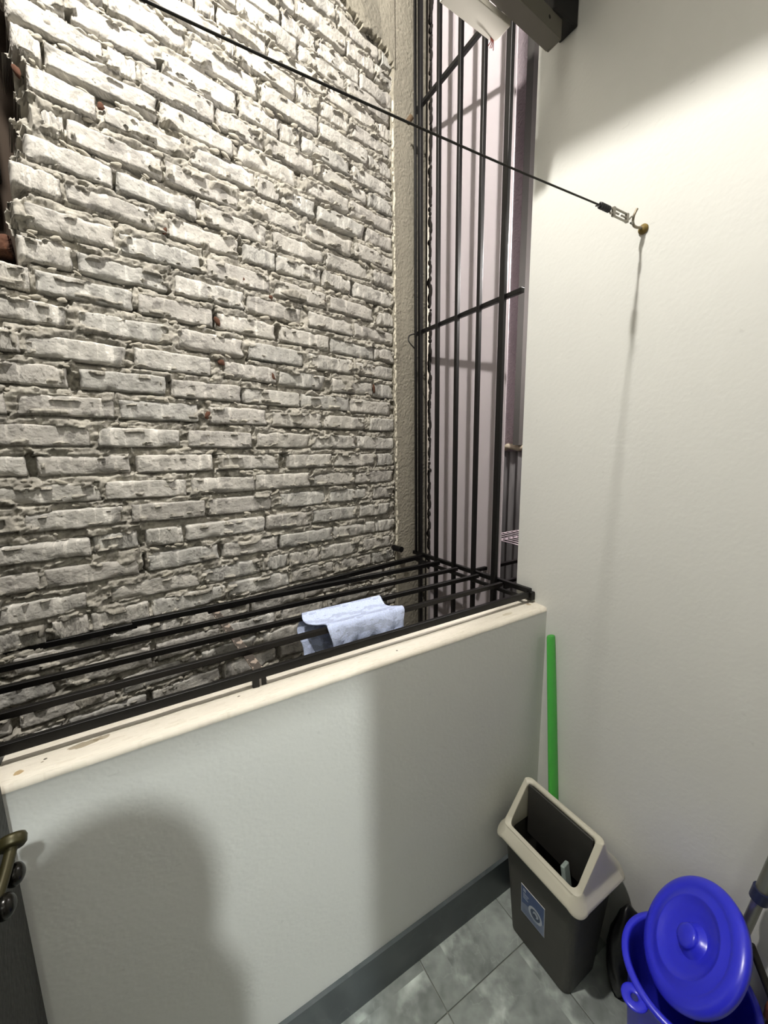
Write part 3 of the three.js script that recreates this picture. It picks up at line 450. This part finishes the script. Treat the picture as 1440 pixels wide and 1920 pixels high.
{
  const green = std({ color: 0x4bb347, roughness: 0.45, bumpMap: dataTex(8, 512, (u, v) => g1(0.5 + 0.5 * Math.sin(v * 6.283 * 60)), false), bumpScale: 0.0004 });
  const top = V(-0.0125, 0.862, 0.028), low = V(-0.0125, 0.06, 0.093), g = thing('broom', 'bright green plastic handle leaning upright in the corner behind the bin', 'broom');
  const d = top.clone().sub(low), L = d.length(), rings = [], m = new THREE.Matrix4().lookAt(top, low, V(1, 0, 0)); m.setPosition(low);
  const R = (s, w, t) => { const o = []; for (let k = 0; k < 24; k++) { const a = k / 24 * 6.2832; o.push(V(t * Math.sin(a), w * Math.cos(a), s)); } return o; };
  for (const [s, w, t] of [[0, 0.021, 0.0115], [L * 0.5, 0.0195, 0.0112], [L * 0.8, 0.0175, 0.0105], [L - 0.03, 0.0152, 0.010], [L - 0.006, 0.0148, 0.0098], [L - 0.0015, 0.0135, 0.009], [L, 0.010, 0.006]]) rings.push(R(s, w, t));
  mesh('handle', loft(rings, true, true).applyMatrix4(m), green, g);
  mesh('hang_hole', new THREE.CylinderGeometry(0.0042, 0.0042, 0.003, 16).rotateZ(Math.PI / 2).translate(-0.022, 0.838, 0.030), std({ color: 0x0d2a0c, roughness: 0.9 }), g);
  mesh('socket', lathe([[0.012, 0], [0.016, 0.002], [0.015, 0.05], [0.012, 0.06]], 20).translate(-0.0175, 0.03, 0.094), green, g);
  const br = []; for (let k = 0; k < 40; k++) br.push(bar(V(-0.0175 + rr(-0.006, 0.006), 0.035, 0.06 + k * 0.0018), V(-0.0165 + rr(-0.012, 0.012), 0.001, 0.05 + k * 0.0023), 0.002, 0.002));
  const q = mesh('bristles', merge(br), std({ color: 0x1d3320, roughness: 0.9 }), g); q.userData.kind = 'stuff';
}
{
  const g = new THREE.IcosahedronGeometry(1, 5); let q = g; q.deleteAttribute('normal'); q.deleteAttribute('uv'); q = mergeVertices(q, 1e-4); const p = q.attributes.position;
  for (let i = 0; i < p.count; i++) { const x = p.getX(i), y = p.getY(i), z = p.getZ(i), k = 0.8 + 0.35 * fbm(x * 2.2 + 9, y * 2.2 + z * 2 + 5, 3, 4) + 0.10 * Math.abs(fbm(x * 6 + 3, y * 5 + z * 5, 8, 3) - 0.5); p.setXYZ(i, x * k, Math.max(y * k, -0.93), z * k); }
  q.scale(0.054, 0.135, 0.036); q.computeVertexNormals(); const m = mesh('plastic_bag', q, std({ color: 0x0c0d0d, roughness: 0.42 })); m.position.set(-0.062, 0.126, 0.336);
  tag(m, 'black bunched plastic bag between the grey bin and the blue bucket', 'bag');
}
{
  const blue = new THREE.MeshPhysicalMaterial({ color: 0x2c2fd0, roughness: 0.32, clearcoat: 0.25, clearcoatRoughness: 0.25 });
  const b = thing('bucket', 'round bright blue plastic bucket standing open against the right wall', 'bucket', [-0.127, 0, 0.487]);
  mesh('body', lathe([[0, 0.004], [0.080, 0.004], [0.084, 0], [0.088, 0.006], [0.098, 0.14], [0.106, 0.27], [0.109, 0.296], [0.1195, 0.299], [0.1215, 0.304], [0.1205, 0.310], [0.112, 0.312], [0.106, 0.308], [0.103, 0.27], [0.095, 0.14], [0.085, 0.012], [0, 0.010]], 72), blue, b);
  for (const a of [Math.PI + 0.33, 0.33 + Math.PI / 1.0 - Math.PI]) { const e = mesh('ear', new THREE.TorusGeometry(0.0135, 0.0080, 12, 28), blue, b); e.scale.set(1.15, 1.15, 0.5); e.rotation.set(-Math.PI / 2, 0, 0); const x = Math.cos(a), z = Math.sin(a); e.position.set(x * 0.131, 0.299, z * 0.131); }
  const n = V(-0.502, 0.601, -0.621).normalize(), l = thing('pail_cover', 'bright blue round bucket lid with a knob, tilted on the bucket', 'bucket lid', [-0.132, 0.410, 0.481]);
  l.quaternion.setFromUnitVectors(V(0, 1, 0), n);
  mesh('disc', lathe([[0, -0.015], [0.06, -0.015], [0.092, -0.012], [0.100, -0.015], [0.112, -0.015], [0.113, -0.018], [0.120, -0.018], [0.122, -0.010], [0.120, -0.004], [0.113, 0.001], [0.104, 0.003], [0.097, 0.002], [0.091, -0.001], [0.078, 0.004], [0.074, 0.0035], [0.069, -0.001], [0.058, -0.006], [0.052, -0.0055], [0.044, -0.009], [0.034, -0.011], [0, -0.011]].map(([x, y]) => [x, y]), 72), blue, l);
  mesh('knob', lathe([[0.034, -0.0115], [0.031, -0.009], [0.027, -0.0045], [0.0235, -0.002], [0.0225, 0.001], [0.0235, 0.004], [0.0205, 0.008], [0.013, 0.0105], [0, 0.0115]], 36), blue, l);
}
{
  const m = thing('mop', 'silver metal mop pole with a navy collar leaning on the right wall', 'mop'), st = std({ color: 0x8e8d86, roughness: 0.32, metalness: 0.85 });
    const A = V(-0.075, 0.02, 0.49), B = V(-0.024, 0.95, 0.610), P = (y) => A.clone().lerp(B, (y - A.y) / (B.y - A.y));
  mesh('pole', bar(P(0.06), P(0.545), 0.019, 0.019, true), st, m); mesh('upper_pole', bar(P(0.54), P(0.95), 0.024, 0.024, true), st, m);
  mesh('collar', bar(P(0.532), P(0.558), 0.031, 0.031, true), std({ color: 0x1b2140, roughness: 0.4 }), m);
  mesh('socket', bar(P(0.06), P(0.44), 0.021, 0.021, true), std({ color: 0x2c4446, roughness: 0.5 }), m);
}
{
  const g = thing('straw_broom', 'dark brown straw broom standing at the right edge behind the bucket', 'broom', [-0.04, 0, 0.612]);
  const br = []; for (let k = 0; k < 150; k++) { const x = rr(-0.014, 0.012), z = rr(-0.04, 0.04); br.push(bar(V(x * 0.6, 0.30 + rr(-0.01, 0.01), z * 0.35), V(x * 1.6, 0.005, z), rr(0.0025, 0.005), 0.003)); }
  mesh('straw', merge(br), std({ color: 0x4b3523, roughness: 0.95 }), g).userData.kind = 'stuff';
  mesh('binding', rbox(0.026, 0.03, 0.046, 0.006).translate(0, 0.30, 0), std({ color: 0x6b3a24, roughness: 0.8 }), g);
  mesh('handle', bar(V(0, 0.30, 0), V(0.012, 0.40, -0.06), 0.014, 0.014, true), std({ color: 0x17150f, roughness: 0.6 }), g);
}

// ───────────────────────── dark open door at the left with its lockset ─────────────────────────
{
  const d = structGroup('door_1');
  mesh('leaf', rbox(0.022, 1.9, 0.74, 0.004).translate(-1.2525, 0.955, 0.40), std({ color: 0x1b1c18, roughness: 0.6, bumpMap: paintBump, bumpScale: 0.002 }), d);
  const brass = std({ color: 0x37331c, roughness: 0.42, metalness: 0.5 }), dark = std({ color: 0x14130f, roughness: 0.22, metalness: 0.4 });
  mesh('handle', merge([tube([V(-1.240, 0.926, 0.236), V(-1.216, 0.932, 0.228), V(-1.207, 0.945, 0.200), V(-1.2015, 0.964, 0.170), V(-1.2, 0.972, 0.159)], 0.0062, 32, 12), lathe([[0, 0], [0.0115, 0], [0.0140, 0.003], [0.0142, 0.010], [0.0125, 0.0135], [0, 0.0145]], 28).rotateX(-0.95).rotateZ(0.12).translate(-1.2005, 0.966, 0.166)]), brass, d);
  for (const [y, z] of [[0.937, 0.174], [0.937, 0.214]]) {
    const k = mesh('thumb_turn', merge([new THREE.SphereGeometry(0.0128, 28, 20).scale(0.8, 1, 1).translate(-1.2, y, z), bar(V(-1.242, y, z), V(-1.205, y, z), 0.010, 0.010, true)]), dark, d); k.userData.label = 'glossy black round turn knob';
  }
}

// ───────────────────────── steel channel and white pan above the parapet ─────────────────────────
{
  const grey = std({ color: 0x6d6a60, roughness: 0.55, metalness: 0.35 });
  const r = thing('steel_channel', 'grey steel channel rail running above the parapet to the right wall', 'rail');
  const y = 2.42, a = V(-0.055, y, -0.030), b = V(-0.29, y, -0.012);
  const sec = new THREE.Shape([[-0.018, -0.02], [0.018, -0.02], [0.018, 0.02], [0.014, 0.02], [0.014, -0.016], [-0.014, -0.016], [-0.014, 0.02], [-0.018, 0.02]].map(([x, yy]) => new THREE.Vector2(x, yy)));
  const L = a.distanceTo(b), e = new THREE.ExtrudeGeometry(sec, { depth: L, bevelEnabled: true, bevelSize: 0.001, bevelThickness: 0.001, bevelSegments: 1 }); const m = new THREE.Matrix4().lookAt(b, a, V(0, 1, 0)); m.setPosition(a); e.applyMatrix4(m); mesh('channel', boxUV(e), grey, r);
  mesh('end_plate', rbox(0.005, 0.042, 0.038, 0.0015).translate(-0.052, y, -0.030), grey, r);
  mesh('screw_hole', lathe([[0, 0], [0.0045, 0], [0.0045, 0.002], [0, 0.0025]], 16).rotateX(Math.PI / 2).translate(-0.100, y + 0.002, -0.0095), std({ color: 0x15140f, roughness: 0.9 }), r);
  mesh('block', rbox(0.09, 0.16, 0.05, 0.004).translate(-0.046, y + 0.10, -0.028), std({ color: 0x0f0e0c, roughness: 0.7 }), r);
  const p = thing('sheet_pan', 'off white metal pan with a rounded corner hanging beside the grey channel', 'pan');
  const s = new THREE.Shape(), w = 0.17, dd = 0.046, c = 0.014; s.moveTo(-w, 0); s.lineTo(0, 0); s.lineTo(0, -(dd - c)); s.quadraticCurveTo(0, -dd, -c, -dd); s.lineTo(-w, -dd); s.closePath();
  const pe = new THREE.ExtrudeGeometry(s, { depth: 0.012, bevelEnabled: true, bevelSize: 0.002, bevelThickness: 0.002, bevelSegments: 2 }); pe.rotateX(Math.PI / 2); pe.rotateY(0.05);
  pe.translate(-0.183, y - 0.006, -0.053); mesh('pan', boxUV(pe), std({ color: 0xbdb9ad, roughness: 0.5 }), p);
  const rb = thing('red_glint_strands', 'thin red strands in place of tiny red glints below the white pan', 'glint_strands', [-0.205, y - 0.018, -0.094]); rb.scale.setScalar(0.7);  // red strands modelled where only tiny red glints show
  for (let k = 0; k < 4; k++) mesh('strand', tube([V(k * 0.006, 0.01, 0), V(0.004 + k * 0.005, -0.012, 0.003 - k * 0.001), V(k * 0.008 - 0.006, -0.03 - 0.004 * (k % 2), 0.001)], 0.0014, 12, 5), std({ color: 0xb0483f, roughness: 0.5 }), rb);
}

// ───────────────────────── the lamps, all out of view ─────────────────────────
for (const [P, ceil, label, r, I] of [[LAMP_BALCONY, CEIL, 'round white bulb out of view on the balcony ceiling, lighting the right wall and bricks', 0.055, 4], [LAMP_ROOM, 2.95, 'round white bulb out of view in the room behind, lighting the parapet through the doorway', 0.055, 4], [UNSEEN_LAMP_NEIGHBOUR, CEIL, 'unseen bulb hidden behind the right wall, placed to light the neighbouring wall', 0.04, 4]]) {
  const l = thing('unseen_ceiling_lamp', label, 'lamp', P.toArray());
  mesh('bulb', new THREE.SphereGeometry(r, 28, 20), std({ color: 0xffffff, emissive: 0xfff2df, emissiveIntensity: I }), l);
  mesh('holder', lathe([[0, 0], [0.02, 0], [0.02, 0.05], [0.012, 0.06], [0, 0.06]].map(([x, y]) => [x, y + r * 0.93]), 24), M.plain, l);
  mesh('rod', bar(V(0, r + 0.05, 0), V(0, ceil - P.y, 0), 0.012, 0.012, true), M.plain, l);
}

// ───────────────────────── the photographer, out of view behind the camera, posed to shade the parapet ─────────────────────────
{
  const g = thing('person', 'photographer out of view behind the camera, shading the left of the parapet', 'person', [-1.015, 0, 0.95]);
  // joints: [x, y, z, radius]; facing -z
  const J = { head: [0, 1.545, -0.055, 0.082], crown: [0, 1.58, -0.03, 0.088], jaw: [0, 1.475, -0.085, 0.05], nose: [0, 1.52, -0.145, 0.014], neck: [-0.015, 1.40, 0, 0.047], chest: [0, 1.24, 0.01, 0.115], belly: [0, 1.03, 0.01, 0.11], hip: [0, 0.90, 0.015, 0.115],
    shL: [-0.145, 1.345, -0.06, 0.058], shR: [0.07, 1.325, 0.09, 0.055], elL: [-0.20, 1.13, -0.09, 0.042], elR: [0.105, 1.10, 0.02, 0.042], wrL: [-0.06, 1.335, -0.10, 0.028], wrR: [0.08, 1.335, -0.10, 0.028], haL: [-0.035, 1.39, -0.125, 0.03], haR: [0.06, 1.39, -0.125, 0.03],
    hpL: [-0.09, 0.86, 0.01, 0.092], hpR: [0.09, 0.86, 0.01, 0.092], knL: [-0.10, 0.47, -0.005, 0.058], knR: [0.10, 0.47, -0.005, 0.058], anL: [-0.10, 0.09, 0.02, 0.038], anR: [0.10, 0.09, 0.02, 0.038], toL: [-0.115, 0.03, -0.13, 0.028], toR: [0.115, 0.03, -0.13, 0.028], heL: [-0.10, 0.035, 0.04, 0.03], heR: [0.10, 0.035, 0.04, 0.03] };
  const bones = { body: 'head-crown,head-jaw,head-nose,head-neck,neck-chest,chest-belly,belly-hip,chest-shL,chest-shR,shL-elL,shR-elR,elL-wrL,elR-wrR,wrL-haL,wrR-haR,hip-hpL,hip-hpR,hpL-knL,hpR-knR,knL-anL,knR-anR,anL-toL,anR-toR,anL-heL,anR-heR,heL-toL,heR-toR', shirt: 'neck-chest,chest-belly,belly-hip,chest-shL,chest-shR,shL-elL,shR-elR', trousers: 'hip-hpL,hip-hpR,hpL-knL,hpR-knR,knL-anL,knR-anR', hair: 'crown-crown' };
  const skin = std({ color: 0xb88a6c, roughness: 0.7 });
  const field = (list, grow, cut, name, mat, lo, size, res) => {
    const mc = new MarchingCubes(res, mat, false, false, 400000); mc.isolation = 0;
    const B = list.split(',').map((s) => s.split('-').map((k) => J[k]));
    for (let k = 0; k < res; k++) for (let j = 0; j < res; j++) for (let i = 0; i < res; i++) {
      const x = lo[0] + size * i / res, y = lo[1] + size * j / res, z = lo[2] + size * k / res; let d = 1;
      for (const [a, b] of B) { const dx = b[0] - a[0], dy = b[1] - a[1], dz = b[2] - a[2], t = Math.max(0, Math.min(1, ((x - a[0]) * dx + (y - a[1]) * dy + (z - a[2]) * dz) / (dx * dx + dy * dy + dz * dz || 1))); const q = Math.hypot(x - a[0] - dx * t, y - a[1] - dy * t, z - a[2] - dz * t) - (a[3] + (b[3] - a[3]) * t) - grow; const h = Math.max(0, 0.035 - Math.abs(d - q)) / 0.035; d = Math.min(d, q) - h * h * 0.035 / 4; }
      if (cut) d = Math.max(d, cut(x, y, z)); mc.field[i + j * res + k * res * res] = -d;
    }
    mc.update(); const n = mc.count, P = mc.positionArray.slice(0, n * 3), ge = new THREE.BufferGeometry();
    for (let i = 0; i < n; i++) for (let c = 0; c < 3; c++) P[3 * i + c] = lo[c] + (P[3 * i + c] + 1) / 2 * size;
    ge.setAttribute('position', new THREE.BufferAttribute(P, 3)); const w = mergeVertices(ge, 1e-4); w.computeVertexNormals(); mesh(name, w, mat, g);
  };
  field(bones.body, 0, null, 'body', skin, [-0.9, -0.04, -0.9], 1.85, 112);
  field(bones.shirt, 0.014, (x, y, z) => Math.max(0.86 - y, y - 1.40), 'shirt', std({ color: 0x6f7377, roughness: 0.9 }), [-0.5, 0.7, -0.5], 1.0, 64);
  field(bones.trousers, 0.012, (x, y, z) => Math.max(0.07 - y, y - 0.98), 'trousers', std({ color: 0x24262c, roughness: 0.9 }), [-0.55, 0, -0.55], 1.1, 64);
  field(bones.hair, 0.012, (x, y, z) => (z + 0.055) * 0.8 - 0.2 > 0 ? 1 : Math.max(-z * 0.6 - 0.06 - (y - 1.56), 1.50 - y), 'hair', std({ color: 0x14110f, roughness: 0.7 }), [-0.2, 1.4, -0.25], 0.4, 40);
}

renderer.render(scene, camera);
